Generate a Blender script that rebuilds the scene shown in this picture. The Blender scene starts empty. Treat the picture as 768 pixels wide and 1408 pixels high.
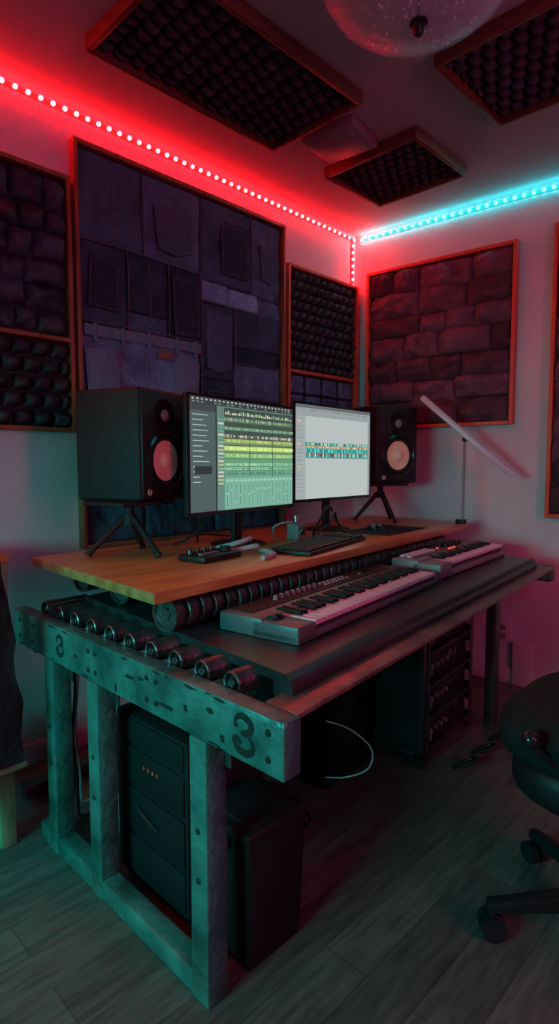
import bpy,bmesh,math,random
from mathutils import Vector,Matrix,noise,Euler
random.seed(7)
scene=bpy.context.scene
try:
    scene.view_settings.view_transform='Standard'
except Exception: pass
V=Vector
def rad(d): return math.radians(d)
# ---------------------------------------------------------------- materials
def mat(name,col,rough=.6,metal=0.,var=None,vscale=8,bump=0,bscale=60,emis=None,estr=0,spec=.5,attr=False,lo=.55,hi=1.35,stretch=None,alpha=1,trans=0):
    m=bpy.data.materials.new(name);m.use_nodes=True
    nt=m.node_tree;b=nt.nodes['Principled BSDF'];L=nt.links
    b.inputs['Base Color'].default_value=(*col,1);b.inputs['Roughness'].default_value=rough
    b.inputs['Metallic'].default_value=metal;b.inputs['Specular IOR Level'].default_value=spec
    if trans: b.inputs['Transmission Weight'].default_value=trans
    if alpha<1: b.inputs['Alpha'].default_value=alpha
    tc=nt.nodes.new('ShaderNodeTexCoord');mp=nt.nodes.new('ShaderNodeMapping');L.new(tc.outputs['Object'],mp.inputs[0])
    if stretch: mp.inputs['Scale'].default_value=stretch
    src=None
    if attr:
        a=nt.nodes.new('ShaderNodeAttribute');a.attribute_name='Col';src=a.outputs['Color']
    n=nt.nodes.new('ShaderNodeTexNoise');n.inputs['Scale'].default_value=vscale;n.inputs['Detail'].default_value=6;L.new(mp.outputs[0],n.inputs['Vector'])
    r=nt.nodes.new('ShaderNodeValToRGB');L.new(n.outputs['Fac'],r.inputs[0]);r.color_ramp.elements[0].position=.35;r.color_ramp.elements[1].position=.68
    if src:
        r.color_ramp.elements[0].color=(lo,lo,lo,1);r.color_ramp.elements[1].color=(hi,hi,hi,1)
        mx=nt.nodes.new('ShaderNodeMix');mx.data_type='RGBA';mx.blend_type='MULTIPLY';mx.inputs[0].default_value=1
        L.new(src,mx.inputs[6]);L.new(r.outputs[0],mx.inputs[7]);L.new(mx.outputs[2],b.inputs['Base Color'])
    elif var is not None:
        r.color_ramp.elements[0].color=(*col,1);r.color_ramp.elements[1].color=(*var,1);L.new(r.outputs[0],b.inputs['Base Color'])
    if bump:
        n2=nt.nodes.new('ShaderNodeTexNoise');n2.inputs['Scale'].default_value=bscale;n2.inputs['Detail'].default_value=4;L.new(mp.outputs[0],n2.inputs['Vector'])
        bp=nt.nodes.new('ShaderNodeBump');bp.inputs['Strength'].default_value=bump;bp.inputs['Distance'].default_value=.01
        L.new(n2.outputs['Fac'],bp.inputs['Height']);L.new(bp.outputs[0],b.inputs['Normal'])
    if emis:
        b.inputs['Emission Color'].default_value=(*emis,1);b.inputs['Emission Strength'].default_value=estr
    return m
def mat_emit_attr(name,s):
    m=bpy.data.materials.new(name);m.use_nodes=True;nt=m.node_tree;b=nt.nodes['Principled BSDF']
    a=nt.nodes.new('ShaderNodeAttribute');a.attribute_name='Col'
    b.inputs['Base Color'].default_value=(.01,.01,.01,1);b.inputs['Roughness'].default_value=.4
    nt.links.new(a.outputs['Color'],b.inputs['Emission Color']);b.inputs['Emission Strength'].default_value=s
    return m
M={}
M['wall']=mat('painted_wall',(.49,.48,.53),.75,var=(.55,.53,.59),vscale=3,bump=.15,bscale=90)
M['ceil']=mat('painted_ceiling',(.34,.32,.37),.8,var=(.38,.36,.41),vscale=2,bump=.1,bscale=70)
M['wood']=mat('frame_wood',(.20,.050,.020),.5,var=(.34,.10,.04),vscale=6,stretch=(8,8,1),bump=.2)
M['wooddark']=mat('dark_frame_wood',(.085,.022,.014),.55,var=(.15,.042,.022),vscale=6,stretch=(6,1,6),bump=.2)
M['top']=mat('desk_wood',(.36,.115,.035),.34,var=(.56,.22,.075),vscale=3,stretch=(9,1,9),bump=.08,bscale=25)
M['denim']=mat('denim',(.1,.1,.1),.95,attr=True,lo=.78,hi=1.2,vscale=60,stretch=(3,3,.6),bump=.5,bscale=220,spec=.1)
M['pad']=mat('dark_padding',(.1,.1,.1),.55,attr=True,vscale=16,bump=.5,bscale=90,spec=.4)
M['foamc']=mat('foam_rough',(.1,.1,.1),.9,attr=True,lo=.8,hi=1.15,vscale=60,bump=.3,bscale=200,spec=.12)
M['steel']=mat('distressed_steel',(.022,.080,.076),.36,.25,var=(.085,.24,.22),vscale=9,bump=.45,bscale=40)
M['steeld']=mat('dark_steel',(.05,.05,.055),.36,.75,var=(.15,.14,.145),vscale=18,bump=.3,bscale=60)
M['rust']=mat('rail_steel',(.12,.062,.058),.34,.4,var=(.26,.15,.14),vscale=14,bump=.3,bscale=50)
M['rubber']=mat('belt_rubber',(.016,.015,.018),.33,var=(.036,.033,.038),vscale=5,bump=.15,bscale=80)
M['bk']=mat('black_plastic',(.010,.010,.012),.45,spec=.35)
M['dull']=mat('dull_black',(.008,.008,.009),.7,spec=.2)
M['bkm']=mat('black_matte',(.009,.009,.011),.60,var=(.015,.015,.018),vscale=30,bump=.1,spec=.3)
M['bks']=mat('black_gloss',(.012,.012,.014),.15)
M['grey']=mat('grey_plastic',(.19,.19,.20),.5)
M['white']=mat('white_plastic',(.36,.33,.35),.45)
M['bodyw']=mat('pale_case_plastic',(.21,.175,.20),.45)
M['silver']=mat('mauve_grey_plastic',(.085,.070,.082),.4,var=(.11,.092,.105),vscale=5)
M['wkey']=mat('white_key',(.66,.55,.62),.3)
M['bkey']=mat('black_key',(.006,.006,.007),.55,spec=.2)
M['ring']=mat('worn_steel',(.25,.24,.24),.38,.9,var=(.11,.10,.10),vscale=60)
M['chrome']=mat('chrome',(.55,.55,.56),.25,1.)
M['cone']=mat('tan_cone',(.86,.70,.42),.6,var=(.92,.76,.48),vscale=10)
M['white_cap']=mat('dust_cap',(.92,.78,.52),.5)
M['white_trim']=mat('white_trim',(.52,.50,.54),.5)
M['cloth']=mat('chair_fabric',(.009,.009,.011),.85,var=(.017,.017,.020),vscale=40,bump=.5,bscale=300,spec=.25)
M['greenwood']=mat('painted_timber',(.14,.19,.12),.6,var=(.24,.30,.18),vscale=8,stretch=(6,6,1))
M['fabric']=mat('black_fabric',(.012,.011,.013),.9,var=(.022,.020,.024),vscale=12,bump=.6,bscale=40,spec=.2)
M['glass']=mat('seeded_glass',(.40,.60,.80),.14,var=(.85,.95,1),vscale=60,bump=.7,bscale=45,alpha=.30)
M['red']=mat('red_led',(1,.05,.05),emis=(1,.0070,.0085),estr=130)
M['cyan']=mat('cyan_led',(.1,.8,.8),emis=(.014,.55,.55),estr=40)
M['stripr']=mat('red_tape_glow',(.2,.02,.02),.5,emis=(1,.01,.01),estr=1.4)  # tape backing made emissive to stand in for the glow around the LEDs
M['stripc']=mat('cyan_tape_glow',(.02,.12,.12),.5,emis=(.01,.7,.7),estr=.7)  # same added glow on the cyan tape backing
M['indic']=mat('indicator_red',(1,.1,.05),emis=(1,.12,.05),estr=.15)
M['screen']=mat_emit_attr('screen_glow',1.22)
M['paint']=mat('black_paint',(.008,.014,.015),.5)
M['lampbar']=mat('lamp_bar',(.50,.47,.54),.4,.1)
M['rframe']=mat('reddish_wood',(.50,.055,.03),.5,var=(.62,.10,.045),vscale=6,stretch=(8,8,1))
M['dA']=mat('mid_denim',(.060,.088,.160),.95,var=(.085,.12,.20),vscale=40,stretch=(3,3,.6),bump=.4,bscale=200,spec=.1)
M['dB']=mat('dark_denim',(.028,.038,.068),.95,var=(.042,.055,.095),vscale=40,stretch=(3,3,.6),bump=.4,bscale=200,spec=.1)
M['dC']=mat('light_denim',(.13,.175,.27),.95,var=(.19,.24,.36),vscale=40,stretch=(3,3,.6),bump=.4,bscale=200,spec=.1)
def floor_mat():
    m=bpy.data.materials.new('laminate_floor');m.use_nodes=True;nt=m.node_tree;b=nt.nodes['Principled BSDF'];L=nt.links
    tc=nt.nodes.new('ShaderNodeTexCoord');mp=nt.nodes.new('ShaderNodeMapping');mp.inputs['Rotation'].default_value=(0,0,rad(90));L.new(tc.outputs['Object'],mp.inputs[0])
    br=nt.nodes.new('ShaderNodeTexBrick');L.new(mp.outputs[0],br.inputs['Vector']);br.inputs['Scale'].default_value=1
    br.inputs['Brick Width'].default_value=1.1;br.inputs['Row Height'].default_value=.13;br.inputs['Mortar Size'].default_value=.001
    br.inputs['Color1'].default_value=(.085,.070,.064,1);br.inputs['Color2'].default_value=(.14,.12,.108,1);br.inputs['Mortar'].default_value=(.035,.03,.03,1)
    n=nt.nodes.new('ShaderNodeTexNoise');n.inputs['Scale'].default_value=6;n.inputs['Detail'].default_value=8
    mp2=nt.nodes.new('ShaderNodeMapping');mp2.inputs['Scale'].default_value=(9,1,1);L.new(tc.outputs['Object'],mp2.inputs[0]);L.new(mp2.outputs[0],n.inputs['Vector'])
    r=nt.nodes.new('ShaderNodeValToRGB');r.color_ramp.elements[0].position=.3;r.color_ramp.elements[1].position=.75
    r.color_ramp.elements[0].color=(.55,.55,.55,1);r.color_ramp.elements[1].color=(1.3,1.3,1.3,1);L.new(n.outputs['Fac'],r.inputs[0])
    mx=nt.nodes.new('ShaderNodeMix');mx.data_type='RGBA';mx.blend_type='MULTIPLY';mx.inputs[0].default_value=1
    L.new(br.outputs['Color'],mx.inputs[6]);L.new(r.outputs[0],mx.inputs[7]);L.new(mx.outputs[2],b.inputs['Base Color'])
    b.inputs['Roughness'].default_value=.40
    bp=nt.nodes.new('ShaderNodeBump');bp.inputs['Strength'].default_value=.12;L.new(n.outputs['Fac'],bp.inputs['Height']);L.new(bp.outputs[0],b.inputs['Normal'])
    return m
M['floor']=floor_mat()
# ---------------------------------------------------------------- mesh builder
class MB:
    def __init__(s): s.bm=bmesh.new()
    def add(s,b,mtx=None):
        if mtx is not None: bmesh.ops.transform(b,matrix=mtx,verts=b.verts)
        me=bpy.data.meshes.new('tmp');b.to_mesh(me);b.free();s.bm.from_mesh(me);bpy.data.meshes.remove(me);return s
    def box(s,c,sz,bev=0,rot=None,seg=2):
        b=bmesh.new();bmesh.ops.create_cube(b,size=1)
        bmesh.ops.scale(b,vec=V(sz),verts=b.verts)
        if bev: bmesh.ops.bevel(b,geom=b.edges[:],offset=bev,segments=seg,profile=.5,affect='EDGES')
        m=Matrix.Translation(V(c))
        if rot is not None: m=m@Euler(rot).to_matrix().to_4x4()
        return s.add(b,m)
    def hexa(s,pts,bev=0):
        b=bmesh.new();v=[b.verts.new(p) for p in pts]
        for f in ((0,3,2,1),(4,5,6,7),(0,1,5,4),(1,2,6,5),(2,3,7,6),(3,0,4,7)): b.faces.new([v[i] for i in f])
        bmesh.ops.recalc_face_normals(b,faces=b.faces)
        if bev: bmesh.ops.bevel(b,geom=b.edges[:],offset=bev,segments=2,profile=.5,affect='EDGES')
        return s.add(b)
    def prism(s,poly,z0,z1,bev=0,mtx=None):
        b=bmesh.new();lo=[b.verts.new((p[0],p[1],z0)) for p in poly];hi=[b.verts.new((p[0],p[1],z1)) for p in poly]
        n=len(poly);b.faces.new(lo[::-1]);b.faces.new(hi)
        for i in range(n): b.faces.new((lo[i],lo[(i+1)%n],hi[(i+1)%n],hi[i]))
        bmesh.ops.recalc_face_normals(b,faces=b.faces)
        if bev: bmesh.ops.bevel(b,geom=b.edges[:],offset=bev,segments=2,profile=.5,affect='EDGES')
        return s.add(b,mtx)
    def cyl(s,p0,p1,r,r2=None,seg=20):
        p0=V(p0);p1=V(p1);d=p1-p0;b=bmesh.new()
        bmesh.ops.create_cone(b,cap_ends=True,segments=seg,radius1=r,radius2=r if r2 is None else r2,depth=d.length)
        return s.add(b,Matrix.Translation((p0+p1)/2)@d.to_track_quat('Z','Y').to_matrix().to_4x4())
    def lathe(s,prof,loc=(0,0,0),axis=(0,0,1),seg=32):
        b=bmesh.new();rings=[]
        for r,h in prof:
            if r<1e-5: rings.append([b.verts.new((0,0,h))])
            else: rings.append([b.verts.new((r*math.cos(2*math.pi*i/seg),r*math.sin(2*math.pi*i/seg),h)) for i in range(seg)])
        for A,B in zip(rings,rings[1:]):
            for i in range(seg):
                j=(i+1)%seg
                if len(A)==1 and len(B)==1: continue
                if len(A)==1: b.faces.new((A[0],B[i],B[j]))
                elif len(B)==1: b.faces.new((A[i],A[j],B[0]))
                else: b.faces.new((A[i],A[j],B[j],B[i]))
        bmesh.ops.recalc_face_normals(b,faces=b.faces)
        return s.add(b,Matrix.Translation(V(loc))@V(axis).to_track_quat('Z','Y').to_matrix().to_4x4())
    def ball(s,c,r,sc=(1,1,1),seg=20):
        b=bmesh.new();bmesh.ops.create_uvsphere(b,u_segments=seg,v_segments=seg//2,radius=r)
        return s.add(b,Matrix.Translation(V(c))@Matrix.Diagonal((*sc,1)))
    def tube(s,pts,r,seg=8,sub=6,flat=None):
        P=[V(p) for p in pts];Q=[]
        if len(P)>2 and sub>1:
            for i in range(len(P)-1):
                a=P[max(i-1,0)];b_=P[i];c=P[i+1];d=P[min(i+2,len(P)-1)]
                for k in range(sub):
                    t=k/sub;Q.append(.5*((2*b_)+(c-a)*t+(2*a-5*b_+4*c-d)*t*t+(3*b_-a-3*c+d)*t**3))
            Q.append(P[-1])
        else: Q=P
        b=bmesh.new();rings=[];up=None
        for i,q in enumerate(Q):
            d=(Q[min(i+1,len(Q)-1)]-Q[max(i-1,0)]).normalized()
            if up is None: up=d.orthogonal().normalized()
            up=(up-d*up.dot(d));up=up.normalized() if up.length>1e-6 else d.orthogonal().normalized()
            w=d.cross(up);rr=r(i/(len(Q)-1)) if callable(r) else r
            rings.append([b.verts.new(q+(up*math.cos(2*math.pi*k/seg)+w*math.sin(2*math.pi*k/seg))*rr) for k in range(seg)])
        for A,B in zip(rings,rings[1:]):
            for k in range(seg): b.faces.new((A[k],A[(k+1)%seg],B[(k+1)%seg],B[k]))
        b.faces.new(rings[0][::-1]);b.faces.new(rings[-1])
        bmesh.ops.recalc_face_normals(b,faces=b.faces)
        return s.add(b,flat)
    def shift(s,v):
        bmesh.ops.translate(s.bm,vec=V(v),verts=s.bm.verts);return s
    def obj(s,name,m,parent=None,smooth=True,loc=(0,0,0),rotz=0,label=None):
        me=bpy.data.meshes.new(name);s.bm.to_mesh(me);s.bm.free()
        o=bpy.data.objects.new(name,me);bpy.context.collection.objects.link(o);me.materials.append(M[m] if isinstance(m,str) else m)
        if smooth:
            me.polygons.foreach_set('use_smooth',[True]*len(me.polygons))
            try: me.set_sharp_from_angle(angle=rad(35))
            except Exception: pass
        o.location=loc;o.rotation_euler=(0,0,rotz)
        if parent: o.parent=parent
        if label: o['label']=label
        return o
def tag(o,label,cat,group=None):
    o['label']=label;o['category']=cat
    if group:o['group']=group
    return o
def root(name,label,cat,loc,rotz=0,group=None):
    o=bpy.data.objects.new(name,None);bpy.context.collection.objects.link(o);o.location=loc;o.rotation_euler=(0,0,rotz);o.empty_display_size=.05
    return tag(o,label,cat,group)
def clone(o,parent,loc,rot=None):
    c=o.copy();bpy.context.collection.objects.link(c);c.parent=parent;c.location=loc
    if rot is not None:c.rotation_euler=rot
    return c
def struct(o): o['kind']='structure';return o
# ---------------------------------------------------------------- room
CX,CY=-2.399,3.164
b=rad(5.8);U=V((math.cos(b),math.sin(b),0));N=V((math.sin(b),-math.cos(b),0));O=V((CX,CY,0))
HC=2.74
struct(MB().box((CX-.05,.62,HC/2),(.1,5.3,HC)).obj('wall_left','wall',smooth=False))
struct(MB().hexa([O,O+U*4.7,O+U*4.7-N*.1,O-N*.1]+[p+V((0,0,HC)) for p in (O,O+U*4.7,O+U*4.7-N*.1,O-N*.1)]).obj('wall_right','wall',smooth=False))
struct(MB().box((2.25,.8,HC/2),(.1,5.8,HC)).obj('wall_far','wall',smooth=False))
struct(MB().box((-.05,-2.03,HC/2),(4.7,.1,HC)).obj('wall_back','wall',smooth=False))
poly=[(-2.5,-2.1),(2.32,-2.1),(2.32,3.78),(-2.5,3.28)]
struct(MB().prism(poly,-.08,0).obj('floor','floor',smooth=False))
struct(MB().prism(poly,HC,HC+.08).obj('ceiling','ceil',smooth=False))
def rw(u,n,z): return O+U*u+N*n+V((0,0,z))
def rbox(mb,u0,u1,n0,n1,z0,z1,bev=0):
    mb.hexa([rw(u0,n0,z0),rw(u1,n0,z0),rw(u1,n1,z0),rw(u0,n1,z0),rw(u0,n0,z1),rw(u1,n0,z1),rw(u1,n1,z1),rw(u0,n1,z1)],bev);return mb
struct(rbox(MB(),.02,4.4,.001,.016,0,.09,.002).obj('baseboard_right','white_trim'))
struct(MB().box((CX+.009,.6,.045),(.016,5.0,.09),.002).obj('baseboard_left','white_trim'))
# ---------------------------------------------------------------- quilts
def quilt(name,patches,Ov,Uv,Vv,Nv,m,parent,n=8,wr=.006,seed=0,gap=.003,power=4,wf=14,edgek=1.35,shk=.35,ek=.6,fold=0,label=None):
    verts=[];faces=[];cols=[]
    for (u0,v0,u1,v1,col,puff,base) in patches:
        st=len(verts);off=V((random.random()*50,seed*3.1,0));sx=random.uniform(.5,1.6);sy=random.uniform(.5,1.6)
        th=random.uniform(0,3.14);ct,st_=math.cos(th),math.sin(th)
        for j in range(n+1):
            for i in range(n+1):
                a=i/n;c=j/n
                e=(1-abs(2*a-1)**power)*(1-abs(2*c-1)**power)
                h=base+puff*max(e,0)**.6
                w=0;sh=1
                edge=(i in(0,n) or j in(0,n))
                if not edge:
                    uu=u0+(u1-u0)*a;vv=v0+(v1-v0)*c
                    q=V((uu*wf*sx,vv*wf*sy,0))+off
                    nz=noise.noise(q)+.5*noise.noise(q*2.3);w=nz*wr;sh=1+shk*nz
                    if fold:
                        q2=V(((uu*ct+vv*st_)*42,(-uu*st_+vv*ct)*7,0))+off
                        f_=noise.noise(q2);w+=fold*(1-abs(f_)*3)*.5*e;sh*=1+.5*max(0,.25-abs(f_))
                else: h=0 if base<.012 else base-.004
                verts.append(Ov+Uv*(u0+gap+(u1-u0-2*gap)*a)+Vv*(v0+gap+(v1-v0-2*gap)*c)+Nv*(h+w))
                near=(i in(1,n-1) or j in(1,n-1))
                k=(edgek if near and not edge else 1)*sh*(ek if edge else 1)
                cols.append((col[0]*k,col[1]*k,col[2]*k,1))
        for j in range(n):
            for i in range(n):
                q=st+j*(n+1)+i;faces.append((q,q+1,q+n+2,q+n+1))
    org=parent.location
    me=bpy.data.meshes.new(name);me.from_pydata([v-org for v in verts],[],faces);me.update()
    at=me.color_attributes.new('Col','FLOAT_COLOR','POINT')
    for i,c in enumerate(cols): at.data[i].color=c
    bm=bmesh.new();bm.from_mesh(me);bmesh.ops.recalc_face_normals(bm,faces=bm.faces);bm.to_mesh(me);bm.free()
    me.polygons.foreach_set('use_smooth',[True]*len(faces))
    me.materials.append(M[m]);o=bpy.data.objects.new(name,me);bpy.context.collection.objects.link(o);o.parent=parent
    if label:o['label']=label
    return o
def frame(parent,Ov,Uv,Vv,Nv,w,h,fw,d,m='wood',bars=(),backing='bkm'):
    org=parent.location
    def bx(mb,u0,u1,v0,v1,n0,n1,bev=.002):
        P=[]
        for nn in (n0,n1):
            for (u,v) in ((u0,v0),(u1,v0),(u1,v1),(u0,v1)): P.append(Ov+Uv*u+Vv*v+Nv*nn-org)
        mb.hexa(P,bev)
    mb=MB();bx(mb,0,fw,0,h,0,d);bx(mb,w-fw,w,0,h,0,d);bx(mb,fw,w-fw,0,fw,0,d);bx(mb,fw,w-fw,h-fw,h,0,d)
    for bv in bars: bx(mb,fw,w-fw,bv-fw/2,bv+fw/2,0,d)
    mb.obj('frame',m,parent)
    mb=MB();bx(mb,fw,w-fw,fw,h-fw,.001,.006,0);mb.obj('backing_board',backing,parent,smooth=False)
def dn(k): return (.062*k,.092*k,.160*k)
LV=dict(Uv=V((0,1,0)),Vv=V((0,0,1)),Nv=V((1,0,0)))
y0,y1,z0,z1=1.195,2.456,.887,2.60;W=y1-y0;Hh=z1-z0
pr=root('acoustic_panel','large framed acoustic panel of patchwork denim jeans on the wall','acoustic panel',(CX+.001,(y0+y1)/2,z0))
Ov=V((CX+.001,y0,z0));frame(pr,Ov,w=W,h=Hh,fw=.018,d=.045,backing='dB',**LV)
P=[(0,0,.26,.22,1.2),(.26,0,.53,.225,1.6),(.53,0,.81,.24,1.1),(.81,0,1,.25,1.5),(0,.22,.19,.43,.8),(.19,.22,.37,.38,.65),(.19,.38,.37,.43,1.3),(.37,.225,.53,.45,.55),
(0,.43,.53,.66,2.3),(.53,.24,.68,.30,2.8),(.68,.245,.85,.30,3.5),(.85,.25,1,.32,1.8),(.53,.30,.71,.53,.8),(.71,.30,1,.42,.9),(.71,.42,1,.47,.5),(.71,.47,1,.58,1.7),(.53,.53,.71,.68,.6),(.71,.58,.85,.68,2.0),(.85,.58,1,.7,1.2),
(0,.66,.3,.85,.8),(.3,.66,.53,.85,1.0),(.53,.68,.8,.85,1.2),(.8,.7,1,.85,.7),(0,.85,.25,1,1.0),(.25,.85,.6,1,.7),(.6,.85,1,1,.9)]
ii=.018
def conv(p,puff,base):
    w=W-2*ii;h=Hh-2*ii;return (ii+p[0]*w,ii+(1-p[3])*h,ii+p[2]*w,ii+(1-p[1])*h,dn(p[4]),puff*random.uniform(.6,1.3),base)
quilt('denim_patchwork',[conv(p,.014,.011) for p in P],Ov,LV['Uv'],LV['Vv'],LV['Nv'],'denim',pr,n=34,wr=.013,gap=-.001,power=10,wf=6,edgek=1.1,shk=.35,ek=.65,fold=.010)
w=W-2*ii;h=Hh-2*ii
def lw(u,v,x=0): return V((CX+.001+x,y0+ii+u*w,z0+ii+(1-v)*h))-pr.location
WM=Matrix(((0,0,1,0),(1,0,0,0),(0,1,0,0),(0,0,0,1)))
M['thread']=mat('thread',(.17,.155,.18),.8)
def pocket(u0,v0,u1,v1,m,tilt=0,x=.028,pt=.78):
    c=lw((u0+u1)/2,(v0+v1)/2,x);hw=(u1-u0)*w/2;hh=(v1-v0)*h/2
    pl_=[(-hw,hh),(hw,hh),(hw*.94,-hh*pt),(0,-hh),(-hw*.94,-hh*pt)]
    rot=Matrix.Rotation(rad(tilt),4,'X')
    MB().prism(pl_,0,.008,.003,mtx=Matrix.Translation(c)@rot@WM).obj('pocket',m,pr)
    mb=MB();q=[V((.0083,p[0]*.9,p[1]*.9)) for p in pl_]
    for A,B in ((q[1],q[2]),(q[2],q[3]),(q[3],q[4]),(q[4],q[0])): mb.tube([A,B],.0009,seg=4,sub=1)
    mb.tube([V((.0083,-hw*.92,hh*.86)),V((.0083,hw*.92,hh*.86))],.0009,seg=4,sub=1)
    bmesh.ops.transform(mb.bm,matrix=Matrix.Translation(c)@rot,verts=mb.bm.verts)
    o=mb.obj('stitching','thread',pr,smooth=False);o['kind']='stuff'
pocket(.31,.07,.49,.20,'dA',6);pocket(.63,.05,.79,.21,'dB',0,pt=1);pocket(.86,.08,.97,.2,'dA',3)
pocket(.385,.25,.52,.42,'dB',2,pt=1);pocket(.55,.33,.69,.51,'dA',0,pt=.85);pocket(.015,.49,.15,.63,'dC',3);pocket(.38,.49,.51,.63,'dC',-3);pocket(.03,.26,.15,.39,'dB',-4,pt=1);pocket(.55,.56,.68,.67,'dB',0)
a=lw(.01,.447,.034);c=lw(.52,.447,.034)
MB().box((a.x,(a.y+c.y)/2,a.z),(.010,c.y-a.y,.050),.004).obj('waistband','dC',pr)
bl_=None
for u in (.05,.16,.27,.40,.49):
    q=lw(u,.452,.041)
    if bl_ is None: bl_=MB().box((0,0,0),(.008,.014,.078),.003).obj('belt_loop','dC',pr,loc=q)
    else: clone(bl_,pr,q)
q=lw(.345,.482,.036);MB().box(q,(.006,.085,.042),.002).obj('leather_patch',mat('leather_tag',(.20,.075,.065),.6),pr,label='brown leather waistband patch')
mb=MB()
for pth in ([(.26,.475),(.262,.56),(.25,.655)],[(.17,.475),(.15,.50),(.17,.655)],[(.53,.245),(.53,.45),(.53,.68)],[(.26,.01),(.262,.22)],[(.13,.01),(.135,.215)],[(.0,.222),(.2,.22),(.53,.228)],[(.01,.425),(.53,.425)],[(.71,.30),(.71,.68)],[(.53,.30),(.85,.303)],[(.81,.01),(.81,.24)],[(.91,.01),(.915,.08)],[(.71,.47),(1,.472)],[(.78,.48),(.785,.58)],[(.01,.662),(.53,.662)],[(.37,.23),(.37,.43)],[(.19,.22),(.19,.43)],[(.28,.235),(.285,.38)],[(.86,.31),(.86,.42)],[(.24,.465),(.22,.56),(.12,.50)]):
    pp_=[lw(u,v,.0285) for u,v in pth]
    if len(pp_)==2: pp_.insert(1,(pp_[0]+pp_[1])/2+V((0,.004,.003)))
    mb.tube(pp_,.0018,seg=5,sub=8)
o=mb.obj('seam','thread',pr);o['kind']='stuff'
def bumps(u0,v0,u1,v1,nu,nv,col,puff,base=.006,brick=False,jit=0):
    R=[];du=(u1-u0)/nu;dv=(v1-v0)/nv
    for j in range(nv):
        o=(du/2 if (brick and j%2) else 0)
        for i in range(nu+(1 if o else 0)):
            a=u0+i*du-o;c=a+du
            a=max(a,u0);c=min(c,u1)
            if c-a<.01: continue
            k=1+random.uniform(-jit,jit);R.append((a,v0+j*dv,c,v0+(j+1)*dv,(col[0]*k,col[1]*k,col[2]*k),puff*(1+random.uniform(-.15,.15)),base))
    return R
ly0,ly1,lz0,lz1=.42,1.178,1.39,2.433
pl=root('acoustic_panel','wood-framed wall panel of dark padded denim squares with a cross rail','acoustic panel',(CX+.001,(ly0+ly1)/2,lz0))
Ol=V((CX+.001,ly0,lz0));w=ly1-ly0;h=lz1-lz0
frame(pl,Ol,w=w,h=h,fw=.018,d=.045,bars=(1.77-lz0,),**LV)
bz=1.77-lz0
def irregular(u0,v0,u1,v1,rows,cols,colf,puff,lo=.7,hi=1.5,base=.006):
    R=[];hs=[random.uniform(.8,1.25) for _ in range(rows)];sm=sum(hs);vv=v0
    for j in range(rows):
        dvj=(v1-v0)*hs[j]/sm;u=u0
        while u<u1-.01:
            du=(u1-u0)/cols*random.uniform(lo,hi);e=min(u+du,u1)
            if u1-e<.08:e=u1
            j1=random.uniform(-.012,.012)
            R.append((u-.004,max(v0,vv+j1),e+.004,min(v1,vv+dvj+j1+.006),colf(),puff*random.uniform(.7,1.3),base));u=e
        vv+=dvj
    return R
def cpad():
    k=random.uniform(.5,1.6);return (.034*k,.040*k,.058*k)
quilt('padding',irregular(.018,bz+.011,w-.018,h-.018,6,6,cpad,.036),Ol,LV['Uv'],LV['Vv'],LV['Nv'],'pad',pl,n=12,wr=.016,power=3,wf=16,gap=.002)
quilt('padding',bumps(.018,.018,w-.018,bz-.011,9,5,(.024,.026,.034),.045,brick=True,jit=.25),Ol,LV['Uv'],LV['Vv'],LV['Nv'],'pad',pl,n=10,wr=.014,power=2.4,wf=20)
ly0,ly1,lz0,lz1=2.48,3.145,1.43,2.408
pl=root('acoustic_panel','narrow wood-framed panel with dark egg-crate foam above denim','acoustic panel',(CX+.001,(ly0+ly1)/2,lz0))
Ol=V((CX+.001,ly0,lz0));w=ly1-ly0;h=lz1-lz0;bz=1.803-lz0
frame(pl,Ol,w=w,h=h,fw=.018,d=.045,bars=(bz,),m='rframe',**LV)
quilt('foam',bumps(.018,bz+.011,w-.018,h-.018,10,10,(.030,.032,.042),.036,brick=True,jit=.15),Ol,LV['Uv'],LV['Vv'],LV['Nv'],'pad',pl,n=6,wr=.006,power=2.4)
quilt('denim_patch',bumps(.018,.018,w-.018,bz-.011,4,3,dn(1.4),.014,jit=.4),Ol,LV['Uv'],LV['Vv'],LV['Nv'],'denim',pl,n=10,wr=.010,power=6)
RV=dict(Uv=U,Vv=V((0,0,1)),Nv=N)
def cr_():
    k=random.uniform(.55,1.4);return (.12*k,.062*k,.095*k)
def rpanel(u0,u1,z0,z1,label,rows,cols):
    Or=rw(u0,.001,z0);pp=root('acoustic_panel',label,'acoustic panel',rw((u0+u1)/2,.001,z0))
    w=u1-u0;h=z1-z0;frame(pp,Or,w=w,h=h,fw=.020,d=.045,m='rframe',**RV)
    quilt('denim_cushions',irregular(.02,.02,w-.02,h-.02,rows,cols,cr_,.052,.6,1.6),Or,RV['Uv'],RV['Vv'],RV['Nv'],'denim',pp,n=20,wr=.022,power=2.4,wf=12,gap=-.004,ek=.3,edgek=.95,fold=.016)  # ek darkens the edge colours, painting in the shadow between cushions
rpanel(.108,1.042,1.48,2.475,'square red-brown framed wall panel of padded denim bricks',7,4)
rpanel(1.228,2.1,.968,2.51,'tall framed padded acoustic panel beside the square one',10,4)
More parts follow.
